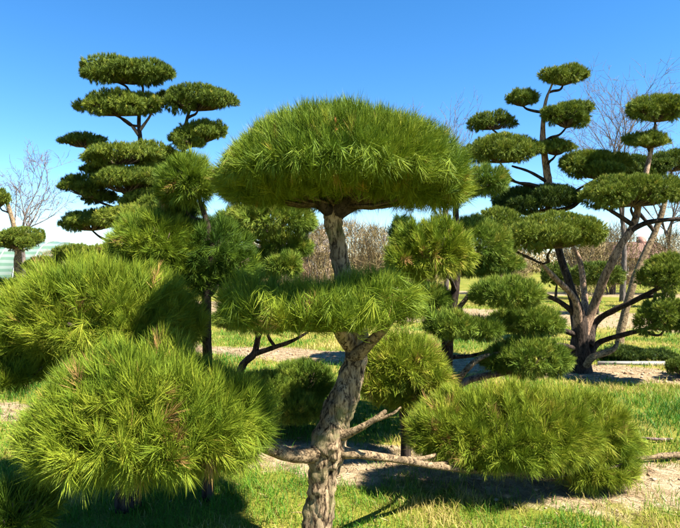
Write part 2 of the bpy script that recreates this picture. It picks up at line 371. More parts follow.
limb(T, r, px_path([(334, 452, 3.02), (358, 454, 3.0), (395, 459, 3.2), (430, 465, 3.5), (480, 471, 3.85), (560, 470, 4.1)]), [.042, .024, .021, .020, .019, .014], M['bark_limb'], n=34, sides=16)
limb(T, r, px_path([(334, 438, 3.0), (352, 432, 2.95), (372, 421, 2.92), (386, 411, 2.92)]), [.042, .020, .016, .011], M['bark_limb'], n=20, sides=12)
limb(T, r, px_path([(374, 421, 2.92), (392, 414, 2.9), (401, 407, 2.9)]), [.010, .008, .004], M['bark_limb'], n=10, sides=10)
limb(T, r, px_path([(352, 358, 3.08), (366, 347, 3.02), (380, 333, 2.95), (393, 316, 2.9), (396, 303, 2.87)]), [.05, .03, .026, .022, .015], M['bark_limb'], n=22, sides=14)
limb(T, r, px_path([(350, 345, 3.08), (335, 325, 2.95), (310, 312, 2.85), (285, 305, 2.82)]), [.05, .03, .024, .014], M['bark'], n=20, sides=14)
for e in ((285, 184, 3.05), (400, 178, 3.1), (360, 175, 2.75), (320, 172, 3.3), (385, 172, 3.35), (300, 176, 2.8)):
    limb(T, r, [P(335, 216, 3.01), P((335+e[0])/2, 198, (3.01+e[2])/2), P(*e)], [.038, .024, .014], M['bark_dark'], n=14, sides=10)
pad(T, r, [(342, 186, 3.0, 126, 77, 10), (264, 192, 2.95, 46, 26, 14), (426, 192, 2.95, 46, 28, 20), (300, 186, 2.82, 56, 42, 10), (388, 186, 2.85, 56, 42, 12), (340, 188, 3.3, 70, 44, 22)], 3, tint=.47, droop=.2,  base=P(336, 205, 3.0), name='crown', **dict(NEAR, bump=.09, L=.08, W=.0022, stem=.06, dens=1050, k=46, gaps=.4, inner=.9))
pad(T, r, [(318, 308, 2.82, 96, 28, 14), (258, 308, 2.78, 42, 36, 22), (376, 298, 2.8, 46, 30, 26), (310, 312, 2.8, 40, 24, 22)], 3, tint=.45, base=P(345, 330, 2.95), **NEAR)
pad(T, r, [(150, 425, 2.66, 120, 72, 50), (140, 395, 2.66, 78, 58, 40), (218, 425, 2.66, 60, 56, 46), (82, 435, 2.62, 58, 54, 48)], 3, tint=.52, base=P(185, 445, 2.68), **NEAR)
pad(T, r, [(498, 440, 3.98, 90, 56, 28), (572, 440, 4.15, 68, 50, 32), (592, 470, 4.0, 46, 28, 18), (446, 438, 3.84, 40, 40, 28), (540, 440, 3.95, 64, 52, 30)], 3, tint=.66, depth=.72, base=P(500, 472, 4.0), **NEAR)
# a single tuft that died off
dt = MB(); needles(dt, r, np.array([P(335, 132, 2.5)]), norm(np.array([[.05, -.2, 1.]])), 34, .038, .003, .035, tint=np.array([.5]), spread=(30, 8))
d_ = dt.build('dead_tuft', M['dead'], T); d_['label'] = 'small orange-brown dead tuft'

# ---- broad low pine filling the left edge
r = np.random.default_rng(12)
x0, y0 = -1.42, 3.75
T = tree_at('cloud_pruned_pine', 'broad bright green pine at the left edge with one mounded cloud above the front clouds', x0, y0)
c_ = P(100, 314, 3.45)
limb(T, r, [np.array([x0, y0, gz(x0, y0)-.05]), np.array([x0+.03, y0-.05, .4]), np.array([x0, y0-.2, .8]), c_+np.array([0, .1, -.05])], [.085, .07, .06, .03], M['bark_dark'], n=30, sides=14, name='trunk')
for dx, dy in ((-.4, -.1), (.35, -.1), (0, -.4), (.1, .35)):
    limb(T, r, [np.array([x0, y0-.15, .75]), c_+np.array([dx*.5, dy*.5, -.12]), c_+np.array([dx, dy, -.02])], [.04, .025, .012], M['bark_dark'], n=12, sides=8)
pad(T, r, [(104, 326, 3.45, 96, 75, 34), (48, 332, 3.35, 62, 50, 36), (156, 330, 3.5, 54, 46, 32)], 3.4, tint=.55, base=c_, **NEAR)
pad(T, r, [(15, 372, 3.2, 36, 22, 18)], 3.4, tint=.40, **NEAR)

# ---- small pine in the bottom left corner
r = np.random.default_rng(13)
x0, y0 = -1.42, 2.45
T = tree_at('cloud_pruned_pine', 'small low pine cushion in the bottom left corner of the field', x0, y0)
limb(T, r, [np.array([x0, y0, gz(x0, y0)-.05]), np.array([x0-.02, y0, .25]), np.array([x0, y0, .45])], [.05, .04, .02], M['bark_dark'], n=14, sides=10, name='trunk')
pad(T, r, [(14, 512, 2.45, 42, 34, 40)], 3, tint=.12, **NEAR)  # low tint paints the cushion's shade into its needles

# ---- shaded pine behind on the left
r = np.random.default_rng(14)
D = 3.85; x0 = (208-CX)/F_PX*D
T = tree_at('cloud_pruned_pine', 'deeply shaded pine with a slim dark trunk left of the umbrella crown', x0, D)
tp = [np.array([x0, D, gz(x0, D)-.05]), P(208, 400, D), P(207, 340, D), P(207, 290, D), P(210, 250, D), P(206, 220, D), P(198, 195, D)]
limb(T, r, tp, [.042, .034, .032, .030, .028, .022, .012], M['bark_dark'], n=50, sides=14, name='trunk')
sts = [stem(tp, [.042, .034, .032, .030, .028, .022, .012])]
for e in ((150, 250, 3.85), (186, 262, 4.05), (238, 252, 3.95), (218, 285, 3.8), (180, 205, 3.9)): auto_limb(T, r, sts, P(*e), .014, M['bark_dark'])
pad(T, r, [(190, 186, 3.8, 33, 34, 22), (172, 196, 3.85, 18, 20, 16), (246, 192, 3.35, 28, 16, 12)], 3.9, tint=.42, **dict(NEAR, L=.085, stem=.05))  # last lobe added behind the umbrella crown to shade the pads below
pad(T, r, [(152, 248, 3.82, 44, 42, 36), (172, 262, 3.85, 34, 36, 34)], 3.9, tint=.50, **dict(NEAR, L=.09, stem=.06))
pad(T, r, [(208, 252, 3.98, 46, 36, 34), (190, 275, 3.95, 34, 30, 26), (232, 270, 3.98, 28, 30, 26)], 3.9, tint=.15, **dict(NEAR, L=.085, stem=.05))  # low tint here and on the next pad paints the tree's inner shade
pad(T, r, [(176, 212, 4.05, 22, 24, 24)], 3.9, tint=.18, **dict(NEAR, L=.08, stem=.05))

# ---- leaning pine behind the middle cloud
r = np.random.default_rng(15)
D = 5.4; x0 = (232-CX)/F_PX*D
T = tree_at('cloud_pruned_pine', 'pale green pine with thin leaning stems seen between the shaded pine and front trunk', x0, D)
tp = [np.array([x0, D, gz(x0, D)-.05]), P(240, 372, D), P(254, 354, D), P(258, 338, D), P(268, 300, D), P(275, 260, D), P(268, 225, D)]
limb(T, r, tp, [.06, .04, .032, .028, .026, .022, .01], M['bark_dark'], n=40, sides=10, name='trunk')
limb(T, r, px_path([(254, 354, D), (275, 347, D-.1), (292, 341, D-.2), (308, 332, D-.2)]), [.03, .022, .018, .01], M['bark_dark'], n=16, sides=8)
limb(T, r, px_path([(275, 347, D-.1), (268, 335, D-.15), (272, 322, D-.2)]), [.018, .014, .008], M['bark_dark'], n=10, sides=8)
sts = [stem(tp, [.06, .04, .032, .028, .026, .022, .01])]
for e in ((290, 256, 5.5), (240, 232, 5.5), (282, 268, 5.2)): auto_limb(T, r, sts, P(*e), .014, M['bark_dark'])
pad(T, r, [(272, 222, 5.4, 44, 28, 18), (242, 226, 5.5, 28, 22, 18)], 5, tint=.62, **MIDP)
pad(T, r, [(286, 248, 5.5, 28, 16, 12)], 5, tint=.55, **MIDP)
pad(T, r, [(284, 266, 5.2, 20, 16, 13)], 5, tint=.60, **MIDP)
pad(T, r, [(250, 264, 5.6, 36, 18, 16)], 5, tint=.5, **MIDP)
pad(T, r, [(264, 318, 5.15, 50, 20, 15)], 5, tint=.5, **MIDP)

# ---- low pine in place of shadow patches on the grass left of the trunk
r = np.random.default_rng(16)
D = 5.6; x0 = (292-CX)/F_PX*D
T = tree_at('young_pine', 'low green young pine standing in for shadow patches on the grass just left of the twisted trunk', x0, D)
limb(T, r, [np.array([x0, D, gz(x0, D)-.05]), P(292, 405, D), P(290, 385, D)], [.05, .035, .02], M['bark_dark'], n=12, sides=8, name='trunk')
pad(T, r, [(302, 384, 5.6, 34, 26, 20)], 5, tint=.45, **MIDP)
pad(T, r, [(266, 396, 5.4, 38, 26, 18), (294, 408, 5.3, 36, 18, 14)], 5, tint=.56, **MIDP)

# ---- yellow-green low pine right of the trunk
r = np.random.default_rng(17)
D = 4.6; x0 = (405-CX)/F_PX*D
T = tree_at('young_pine', 'low yellow-green young pine close behind the twisted trunk on its right', x0, D)
limb(T, r, [np.array([x0, D, gz(x0, D)-.05]), P(406, 440, D), P(402, 400, D), P(404, 375, D)], [.05, .04, .03, .015], M['bark_dark'], n=14, sides=8, name='trunk')
pad(T, r, [(402, 364, 4.6, 42, 32, 26), (380, 382, 4.5, 26, 22, 20), (428, 378, 4.55, 26, 22, 20), (404, 394, 4.65, 34, 18, 12)], 5, tint=.66, **dict(MIDP, mat=M['needle'], L=.11, stem=.07))

# ---- many-cloud pine in the middle right
r = np.random.default_rng(18)
D = 5.3; x0 = (450-CX)/F_PX*D
T = tree_at('cloud_pruned_pine', 'pine with stacked rounded clouds between the umbrella crown and the big multi-stemmed pine', x0, D)
tp = [np.array([x0, D, gz(x0, D)-.05]), P(447, 395, D), P(447, 350, D), P(452, 310, D), P(456, 280, D), P(458, 240, D), P(456, 205, D), P(466, 180, D)]
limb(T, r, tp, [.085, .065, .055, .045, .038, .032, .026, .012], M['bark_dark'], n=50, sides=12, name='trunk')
sts = [stem(tp, [.085, .065, .055, .045, .038, .032, .026, .012])]
limb(T, r, px_path([(448, 320, D), (462, 304, D-.1), (472, 292, D-.1), (482, 288, D-.1)]), [.03, .022, .02, .012], M['bark_limb'], n=14, sides=9)
limb(T, r, px_path([(448, 395, D), (462, 375, D-.15), (480, 358, D-.1), (505, 352, D)]), [.04, .028, .022, .012], M['bark_limb'], n=14, sides=9)
limb(T, r, px_path([(448, 390, D), (475, 378, D), (510, 371, D-.1), (530, 362, D-.1)]), [.04, .032, .028, .012], M['bark_far'], n=14, sides=9)
for e in ((430, 262, 4.75), (475, 255, 5.6), (525, 330, 5.5), (455, 333, 4.9), (480, 188, 5.3), (402, 246, 5.2)): auto_limb(T, r, sts, P(*e), .016, M['bark_dark'])
pad(T, r, [(432, 254, 4.7, 44, 36, 26), (410, 262, 4.6, 26, 22, 22)], 4.6, tint=.60, **dict(NEAR, L=.095, W=.0036))
pad(T, r, [(472, 248, 5.6, 38, 32, 30), (496, 264, 5.6, 28, 15, 12)], 5, tint=.58, **MIDP)
pad(T, r, [(482, 183, 5.4, 28, 19, 14)], 5, tint=.5, **MIDP)
pad(T, r, [(402, 236, 5.3, 14, 22, 20)], 5, tint=.15, **MIDP)
pad(T, r, [(507, 295, 5.1, 38, 20, 14)], 5, tint=.58, **MIDP)
pad(T, r, [(531, 322, 5.5, 33, 18, 15), (508, 322, 5.5, 22, 14, 10)], 5, tint=.58, **MIDP)
pad(T, r, [(450, 326, 4.9, 28, 18, 13), (480, 330, 4.95, 25, 15, 11)], 5, tint=.55, **MIDP)
pad(T, r, [(529, 358, 5.3, 40, 23, 20), (502, 362, 5.3, 24, 16, 12)], 5, tint=.58, **MIDP)
pad(T, r, [(424, 300, 5.4, 30, 20, 18)], 5, tint=.5, **MIDP)

# ---- big multi-stemmed pine on the right
def far_pine(seed, name, label, x0, D, stems, pads, tint=.45, mat='bark_far', extra=(), cfg=FARP, r_l=.022):
    r = np.random.default_rng(seed); T = tree_at(name, label, x0, D)
    st = []
    for k, (pts, rad, m_) in enumerate(stems):
        pts = [np.array([x0, D, gz(x0, D)-.08]) if q is None else P(*q) for q in pts]
        limb(T, r, pts, rad, M[m_], n=34, sides=12, name='trunk' if k == 0 else 'limb'); st.append(stem(pts, rad))
    for pts, rad, m_ in extra: limb(T, r, px_path(pts), rad, M[m_], n=16, sides=8)
    for p_ in pads:
        lob, tn = p_[0], p_[1]
        lob = [(q[0], q[1], q[2], q[3]*1.12, q[4]*1.02, q[5]*.92) for q in lob]
        c = P(lob[0][0], lob[0][1]+lob[0][5]*1.25, lob[0][2])
        auto_limb(T, r, st, c, r_l, M['bark_dark'])
        pad(T, r, lob, D, tint=tn, base=c, **cfg)
    return T
D = 8.4
far_pine(21, 'cloud_pruned_pine', 'big multi-stemmed pine with dark spreading branches and bare pinkish upper stems on the right', (581-CX)/F_PX*D, D,
    [([None, (580, 345, D), (579, 322, D), (570, 285, D), (560, 255, D+.1), (550, 215, D+.2), (548, 190, D+.2)], [.17, .135, .12, .06, .055, .055, .06], 'bark_dark'),  # dark lower bark also carries the shade on this trunk
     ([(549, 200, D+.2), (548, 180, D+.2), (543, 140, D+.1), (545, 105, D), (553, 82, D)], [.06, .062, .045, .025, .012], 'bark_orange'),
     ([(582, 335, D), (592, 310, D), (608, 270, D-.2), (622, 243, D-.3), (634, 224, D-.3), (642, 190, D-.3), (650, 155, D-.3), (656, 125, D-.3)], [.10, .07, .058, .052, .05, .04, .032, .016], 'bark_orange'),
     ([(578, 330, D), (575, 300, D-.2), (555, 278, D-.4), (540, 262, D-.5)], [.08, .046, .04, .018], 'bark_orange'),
     ([(588, 345, D), (598, 320, D+.1), (640, 298, D-.3), (665, 285, D-.5)], [.08, .046, .038, .025], 'bark_dark'),
     ([(588, 355, D), (600, 342, D), (630, 333, D-.4), (658, 326, D-.6)], [.07, .04, .034, .02], 'bark_dark'),
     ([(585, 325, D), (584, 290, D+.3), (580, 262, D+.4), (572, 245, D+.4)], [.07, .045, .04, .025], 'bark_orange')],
    [([(563, 75, D, 22, 9, 9), (572, 73, D, 14, 9, 7)], .5), ([(523, 97, D+.1, 16, 9, 8)], .45), ([(566, 114, D-.2, 21, 12, 12), (578, 109, D-.2, 14, 10, 9)], .42),
     ([(492, 120, D+.1, 22, 10, 8)], .38), ([(500, 150, D-.3, 33, 17, 11), (522, 150, D-.2, 20, 14, 8)], .5), ([(556, 147, D, 18, 9, 7)], .5),
     ([(538, 198, D+.4, 40, 14, 14), (515, 203, D+.4, 20, 8, 8)], .15), ([(655, 108, D-.3, 28, 13, 12), (672, 106, D-.2, 16, 10, 10)], .5), ([(648, 140, D-.3, 20, 9, 7)], .55),  # first cloud tinted nearly black for the shade of its neighbours
     ([(632, 190, D-.6, 44, 16, 14), (610, 190, D-.6, 24, 15, 12), (662, 188, D-.6, 22, 14, 12)], .5), ([(596, 164, D+.2, 28, 14, 13), (580, 160, D+.1, 20, 10, 10)], .48),
     ([(552, 232, D-1.0, 46, 20, 14), (528, 236, D-1.0, 24, 18, 14), (578, 236, D-1.0, 20, 14, 10)], .55), ([(497, 222, D-.9, 26, 16, 14), (516, 230, D-.8, 20, 14, 12)], .5),
     ([(668, 272, D-.8, 26, 20, 16)], .52), ([(664, 312, D-1.0, 24, 18, 16), (680, 316, D-1.0, 18, 14, 12)], .5)],
    extra=[([(578, 318, D), (566, 306, D-.1), (548, 296, D-.2), (532, 292, D-.2)], [.05, .04, .032, .015], 'bark_dark'),
           ([(577, 335, D), (560, 330, D-.2), (540, 332, D-.3)], [.05, .035, .015], 'bark_dark'),
           ([(577, 350, D), (562, 345, D-.2), (545, 346, D-.3)], [.05, .035, .015], 'bark_dark'),
           ([(586, 366, D-.2), (593, 357, D-.3), (612, 350, D-.3), (618, 342, D-.2)], [.05, .05, .04, .02], 'bark_limb'),
           ([(550, 190, D+.2), (530, 186, D+.1), (505, 178, D), (485, 166, D-.2)], [.03, .022, .018, .012], 'bark_dark'),
           ([(549, 183, D+.2), (530, 172, D+.1), (512, 166, D)], [.03, .022, .014], 'bark_dark'),
           ([(634, 226, D-.3), (618, 215, D-.4), (600, 205, D-.5)], [.04, .03, .015], 'bark_dark'),
           ([(628, 232, D-.3), (650, 222, D-.4), (690, 218, D-.5)], [.045, .035, .025], 'bark_dark'),
           ([(552, 212, D+.2), (575, 205, D+.2), (592, 182, D+.2)], [.04, .03, .02], 'bark_dark')])
# ---- slimmer leaning pine behind it
D = 11.2
far_pine(22, 'cloud_pruned_pine', 'slim pale-stemmed pine leaning to the right behind the big multi-stemmed pine', (619-CX)/F_PX*D, D,
    [([None, (622, 325, D), (636, 275, D), (655, 232, D), (664, 205, D), (672, 170, D)], [.09, .075, .07, .06, .05, .02], 'bark_limb'),
     ([(655, 232, D), (630, 200, D), (622, 170, D)], [.04, .03, .02], 'bark_dark')],
    [([(622, 166, D, 34, 11, 12), (645, 168, D, 18, 10, 10)], .2), ([(672, 160, D, 24, 10, 10)], .3)])
# ---- tall pine on the left
D = 7.9
far_pine(23, 'cloud_pruned_pine', 'tall tiered pine on the left with flat clouds rising against the blue sky', (160-CX)/F_PX*D, D,
    [([None, (160, 330, D), (156, 270, D), (146, 215, D), (142, 175, D), (140, 138, D), (139, 118, D), (143, 92, D), (141, 76, D)], [.12, .085, .07, .055, .04, .03, .026, .016, .01], 'bark_dark'),
     ([(153, 250, D), (170, 205, D+.1), (182, 165, D+.1), (185, 130, D+.1), (190, 110, D+.1), (198, 102, D+.1)], [.055, .04, .034, .028, .018, .01], 'bark_dark'),
     ([(156, 270, D), (142, 245, D-.3), (125, 235, D-.5)], [.06, .045, .02], 'bark_far')],
    [([(118, 71, D, 36, 12, 10), (146, 71, D, 26, 12, 11), (100, 70, D, 16, 9, 8)], .36), ([(118, 103, D-.1, 34, 13, 11), (146, 101, D, 18, 9, 8)], .46), ([(198, 98, D+.1, 34, 12, 11), (215, 98, D+.1, 18, 10, 9)], .36),
     ([(203, 131, D+.1, 22, 12, 10), (188, 138, D, 18, 10, 9)], .46), ([(84, 140, D, 20, 7, 6)], .36), ([(120, 154, D-.2, 34, 11, 9), (148, 150, D-.1, 22, 10, 9)], .48),
     ([(128, 180, D-.2, 34, 14, 11), (152, 172, D, 22, 12, 11)], .48), ([(84, 184, D, 20, 11, 10), (100, 195, D+.1, 16, 8, 8)], .32), ([(92, 220, D-.1, 26, 10, 9), (110, 214, D+.2, 20, 8, 8)], .38),
     ([(134, 218, D-.5, 32, 15, 11), (158, 222, D-.4, 24, 14, 12)], .56), ([(172, 158, D+.3, 20, 8, 8)], .35), ([(168, 190, D+.3, 22, 12, 10)], .4), ([(150, 200, D-.2, 28, 11, 10)], .5), ([(176, 178, D-.1, 20, 12, 10)], .45), ([(176, 205, D-.2, 24, 14, 11)], .5), ([(104, 168, D+.2, 20, 8, 8)], .35)],
    extra=[([(139, 135, D), (128, 122, D), (108, 112, D-.1)], [.03, .02, .012], 'bark_far'), ([(140, 130, D), (150, 116, D), (153, 106, D)], [.025, .018, .012], 'bark_far')])
# ---- pines far on the left
D = 12.5
far_pine(24, 'cloud_pruned_pine', 'small pine at the far left with two round clouds on a bare stem', (18-CX)/F_PX*D, D,
    [([None, (18, 290, D), (18, 262, D), (17, 240, D), (8, 205, D), (2, 196, D)], [.10, .085, .08, .06, .04, .02], 'bark_limb')],
    [([(22, 238, D, 20, 12, 9), (4, 240, D, 14, 9, 9)], .45), ([(0, 198, D, 9, 11, 8)], .5)])
D = 9.5
far_pine(25, 'cloud_pruned_pine', 'low wide pine with dark rounded clouds showing above the left bush', (70-CX)/F_PX*D, D,
    [([None, (70, 310, D), (72, 285, D), (80, 262, D)], [.10, .08, .07, .03], 'bark_dark')],
    [([(75, 252, D, 20, 9, 9), (66, 256, D, 12, 8, 8)], .4), ([(105, 252, D, 26, 8, 8)], .45), ([(42, 264, D, 16, 9, 8)], .5), ([(14, 286, D-.6, 18, 9, 9)], .45)])
D = 9.4
far_pine(26, 'young_pine', 'low young pine darkened with painted shade crouching over the pale board on the right', (640-CX)/F_PX*D, D,
    [([None, (640, 356, D), (640, 350, D)], [.06, .05, .03], 'bark_dark')],
    [([(622, 353, D, 22, 8, 7)], .12), ([(655, 355, D, 20, 7, 6)], .2)])  # very low tint also paints the shadow lying behind the board
D = 8.0
far_pine(27, 'young_pine', 'small dark young pine at the right edge beyond the end of the board', (690-CX)/F_PX*D, D,
    [([None, (690, 368, D), (690, 362, D)], [.06, .05, .03], 'bark_dark')], [([(688, 366, D, 20, 10, 10)], .35)])
# nursery rows farther back
for k, (px, D, w, lab) in enumerate(((597, 18, 26, 'rounded green clipped bush beyond the lawn behind the big pine'),
                                     (655, 21, 18, 'small clipped bush beyond the lawn right of the leaning stem'),
                                     (556, 24, 14, 'small clipped bush far off behind the stacked-cloud pine'))):
    r = np.random.default_rng(40+k); x0 = (px-CX)/F_PX*D
    B_ = thing('clipped_bush', lab, 'bush', (x0, D, gz(x0, D)), 'clipped bushes beyond the lawn')
    limb(B_, r, [np.array([x0, D, -.1]), np.array([x0, D, .35]), np.array([x0+.05, D, .8])], [.08, .06, .03], M['bark_dark'], n=8, sides=7, name='trunk')
    pad(B_, r, [(px, 272, D, w, 11, 14), (px-w*.5, 276, D, w*.6, 9, 11), (px+w*.5, 276, D, w*.6, 8, 11)], D, M['hedge'], .10, .03, .06, 16, 170, False, tint=.5, name='crown', twig_r=.012)

# ------------------------------------------------------------------ bits lying on the ground
r = np.random.default_rng(50)
def lying(name, label, cat, pts, radii, mat):
    pts = [np.array([(px-CX)/F_PX*D, D, gz((px-CX)/F_PX*D, D)+z]) for (px, D, z) in pts]
    mb = MB(); tube(mb, pts, radii, n=22, sides=10, rough=.2, seed=4); o = mb.build(name, mat); return tag(o, label, cat)
lying('fallen_branch', 'pale dry branch lying on the bare soil right of the front right cloud', 'branch', [(632, 4.55, .05), (650, 4.6, .04), (668, 4.62, .05), (700, 4.7, .03)], [.012, .022, .026, .02], M['bark_limb'])
lying('fallen_stick', 'thin grey stick on the soil just behind the pale dry branch', 'branch', [(640, 5.1, .03), (655, 5.05, .035), (672, 5.1, .02)], [.008, .014, .01], M['bark_far'])
m, nt, b, out = nodes('weathered_board'); nz = nt.nodes.new('ShaderNodeTexNoise'); nz.inputs['Scale'].default_value = 9
rp = ramp(nt, [(.3, (.26, .24, .21)), (.7, (.36, .33, .28))], ALB); nt.links.new(nz.outputs['Fac'], rp.inputs[0]); nt.links.new(rp.outputs[0], b.inputs['Base Color']); b.inputs['Roughness'].default_value = .7
mb = MB(); xa, xb = (598-CX)/F_PX*8.95, (668-CX)/F_PX*8.95; zc = gz(4.5, 8.95)
for i_, (a0, a1) in enumerate(((xa, xb),)):
    for (ya, yb, za, zb) in ((8.93, 8.97, zc-.02, zc+.05),):
        v = np.array([[x, y, z] for x in (a0, a1) for y in (ya, yb) for z in (za, zb)], float)
        mb.add(v, [np.array([[0, 1, 3, 2], [4, 6, 7, 5], [0, 4, 5, 1], [2, 3, 7, 6], [1, 5, 7, 3], [0, 2, 6, 4]])])
tag(mb.build('edging_board', m, smooth=False), 'pale board edging the bed in front of the dark low pine', 'board')

# ------------------------------------------------------------------ leafless trees and scrub behind
def grow(mb, rng, p, d, ln, rad, depth, maxd, up=.15, kids=(2, 4), spread=.55, minr=.01):
    n = 4; pts = [p]; dd = d
    for i in range(n):
        dd = norm(dd+rng.normal(0, .11, 3)+np.array([0, 0, up*.25])); pts.append(pts[-1]+dd*ln/n)
    tube(mb, pts, [rad, rad*.85, rad*.7, rad*.6, rad*.5], n=6, sides=max(3, 7-depth), rough=0)
    if depth >= maxd: return
    for q in range(int(rng.integers(kids[0], kids[1]+1))):
        t = rng.uniform(.35, 1) if q else 1.0; k = min(int(t*n), n); s = pts[k]
        nd = norm(dd+rng.normal(0, spread, 3)+np.array([0, 0, up]))
        grow(mb, rng, s, nd, ln*rng.uniform(.55, .82), max(rad*rng.uniform(.42, .62), minr), depth+1, maxd, up, kids, spread, minr)
def bare_tree(seed, px, D, top_py, label, rad=.16, maxd=6, spread=.5, trunk_py=None, minr=.011, lean=0.):
    r = np.random.default_rng(seed); x0 = (px-CX)/F_PX*D; z0 = gz(x0, D); H = EYE+(CY-top_py)/F_PX*D
    T = thing('bare_tree', label, 'tree', (x0, D, z0), 'leafless trees behind the nursery')
    hz = H*.36; tm = MB()
    tp = [np.array([x0, D, z0-.1]), np.array([x0+.1+lean*.3, D, hz*.5]), np.array([x0+lean, D, hz])]
    tube(tm, tp, [rad*1.3, rad, rad*.8], n=14, sides=10, rough=.08); tm.build('trunk', M['bare'], T)
    cm = MB()
    for q in range(4):
        az = q*1.57+r.uniform(-.5, .5); el = r.uniform(.25, .6) if q else .05
        d = np.array([math.cos(az)*el, math.sin(az)*el, 1.]); grow(cm, r, tp[-1]-np.array([0, 0, .25*q*hz*.3]), norm(d), H*.26, rad*.62, 0, maxd, .12, (2, 4), spread, minr)
    cm.build('crown', M['bare'], T)
bare_tree(60, 622, 24, 45, 'tall leafless tree rising into the sky behind the upper right clouds', .10, 5, .5, minr=.0065)
bare_tree(61, 22, 26, 142, 'leafless tree at the far left beyond the greenhouse tunnel', .10, 5, .5, minr=.008)
bare_tree(62, 446, 32, 92, 'leafless tree peeping over the right shoulder of the umbrella crown', .11, 5, .45, minr=.008)
bare_tree(63, 668, 30, 118, 'leafless tree at the right edge behind the leaning stem', .09, 5, .5, minr=.008)
def scrub(seed, px, D, top_py, w_px, label):
    r = np.random.default_rng(seed); x0 = (px-CX)/F_PX*D; H = EYE+(CY-top_py)/F_PX*D; w = w_px*D/F_PX
    T = thing('bare_shrub', label, 'shrub', (x0, D, gz(x0, D)), 'brown leafless shrubs along the far edge of the field')
    sm = MB(); fm = MB()
    for q in range(9):
        az = r.uniform(0, 6.28); d = np.array([math.cos(az)*w/H*.8, math.sin(az)*w/H*.8, 1.])
        tube(sm, [np.array([x0, D, -.1])+r.normal(0, .1, 3)*[1, 1, 0], np.array([x0, D, 0])+d*H*.4+r.normal(0, .06, 3), np.array([x0, D, 0])+d*H*.8], [.05, .035, .012], n=8, sides=5)
    n = 3400
    az = r.uniform(0, 6.28, n); rr = np.sqrt(r.random(n)); zz = r.beta(1.6, 1.3, n)
    prof = np.sqrt(np.clip(1-(zz-.45)**2/.34, .05, 1))
    p = np.stack([x0+np.cos(az)*rr*w*prof, D+np.sin(az)*rr*w*prof, zz*H*.92], -1)
    p[:, 2] += (vnoise(np.stack([p[:, 0]*1.1, p[:, 1]*1.1, p[:, 2]*0], -1), seed)-.5)*H*.22
    d = norm(np.stack([np.cos(az)*.5*rr, np.sin(az)*.5*rr, np.ones(n)], -1)+r.normal(0, .75, (n, 3)))
    ln = H*r.uniform(.08, .2, n)[:, None]; sd = norm(np.cross(d, r.normal(0, 1, (n, 3))))*.009*(D/22)
    v = np.stack([p-sd, p+sd, p+d*ln], 1).reshape(-1, 3); i = np.arange(n)[:, None]*3
    fm.add(v, [i+np.array([[0, 1, 2]])], np.repeat(np.clip(.45+r.normal(0, .2, n), 0, 1), 3))
    sm.build('stems', M['bare'], T); fm.build('crown', M['scrub'], T)
SC = [(318, 21, 220, 22, 'brown leafless shrub just left of the dark stem under the umbrella crown'), (352, 23, 214, 24, 'brown leafless shrub just right of the dark stem under the umbrella crown'),
      (378, 20, 218, 20, 'brown leafless shrub under the right side of the umbrella crown'), (580, 26, 226, 26, 'brown leafless shrub behind the fork of the big pine'),
      (612, 30, 222, 28, 'brown leafless shrub between the two main stems of the big pine'), (668, 30, 228, 30, 'brown leafless shrub right of the brick house'),
      (505, 30, 234, 26, 'brown leafless shrub far behind the stacked-cloud pine'), (425, 28, 226, 24, 'brown leafless shrub far behind the right edge of the umbrella crown'),
      (55, 34, 252, 26, 'low brown leafless shrub right of the greenhouse tunnel'), (110, 34, 250, 26, 'brown leafless shrub far behind the tall tiered pine'), (260, 30, 236, 24, 'brown leafless shrub left of the pale pink house')]
for k, a in enumerate(SC): scrub(70+k, *a)
wm = MB(); r = np.random.default_rng(90); n = 60000
x = r.uniform(-150, 150, n); y = r.uniform(85, 110, n); hh = .8+5.0*fbm2(x, y*0+3, .05, 8)*np.clip((x+25)/40, .25, 1); z = r.random(n)*hh
d = norm(np.stack([r.normal(0, .9, n), r.normal(0, .9, n), np.ones(n)], -1)); ln = r.uniform(.4, 1.2, n)[:, None]; sd = norm(np.cross(d, r.normal(0, 1, (n, 3))))*.09
p = np.stack([x, y, z], -1); i = np.arange(n)[:, None]*3
wm.add(np.stack([p-sd, p+sd, p+d*ln], 1).reshape(-1, 3), [i+np.array([[0, 1, 2]])], np.repeat(r.random(n)*.8, 3))
wo = wm.build('far_woodland', M['scrub']); wo['kind'] = 'stuff'

# ------------------------------------------------------------------ houses and greenhouse tunnel
def plain(name, c, rough=.8, var=.15, sc=3):
    m, nt, b, out = nodes(name); nz = nt.nodes.new('ShaderNodeTexNoise'); nz.inputs['Scale'].default_value = sc; nz.inputs['Detail'].default_value = 6
    rp = ramp(nt, [(.3, tuple(q*(1-var) for q in c)), (.7, tuple(min(1, q*(1+var)) for q in c))], ALB); nt.links.new(nz.outputs['Fac'], rp.inputs[0])
    nt.links.new(rp.outputs[0], b.inputs['Base Color']); b.inputs['Roughness'].default_value = rough; return m
def brick(name, c1, c2):
    m, nt, b, out = nodes(name); tc = nt.nodes.new('ShaderNodeTexCoord'); mp = nt.nodes.new('ShaderNodeMapping'); mp.inputs['Rotation'].default_value = (math.radians(90), 0, 0)
    br = nt.nodes.new('ShaderNodeTexBrick'); br.inputs['Color1'].default_value = (*c1, 1); br.inputs['Color2'].default_value = (*c2, 1); br.inputs['Mortar'].default_value = (.4, .36, .32, 1); br.inputs['Scale'].default_value = 4.5
    nt.links.new(tc.outputs['Object'], mp.inputs[0]); nt.links.new(mp.outputs[0], br.inputs['Vector']); nt.links.new(br.outputs['Color'], b.inputs['Base Color']); b.inputs['Roughness'].default_value = .9; return m
M['brick'] = brick('red_brick', (.36, .13, .09), (.30, .11, .08)); M['pinkwall'] = brick('pale_pink_brick', (.46, .30, .25), (.40, .25, .21))
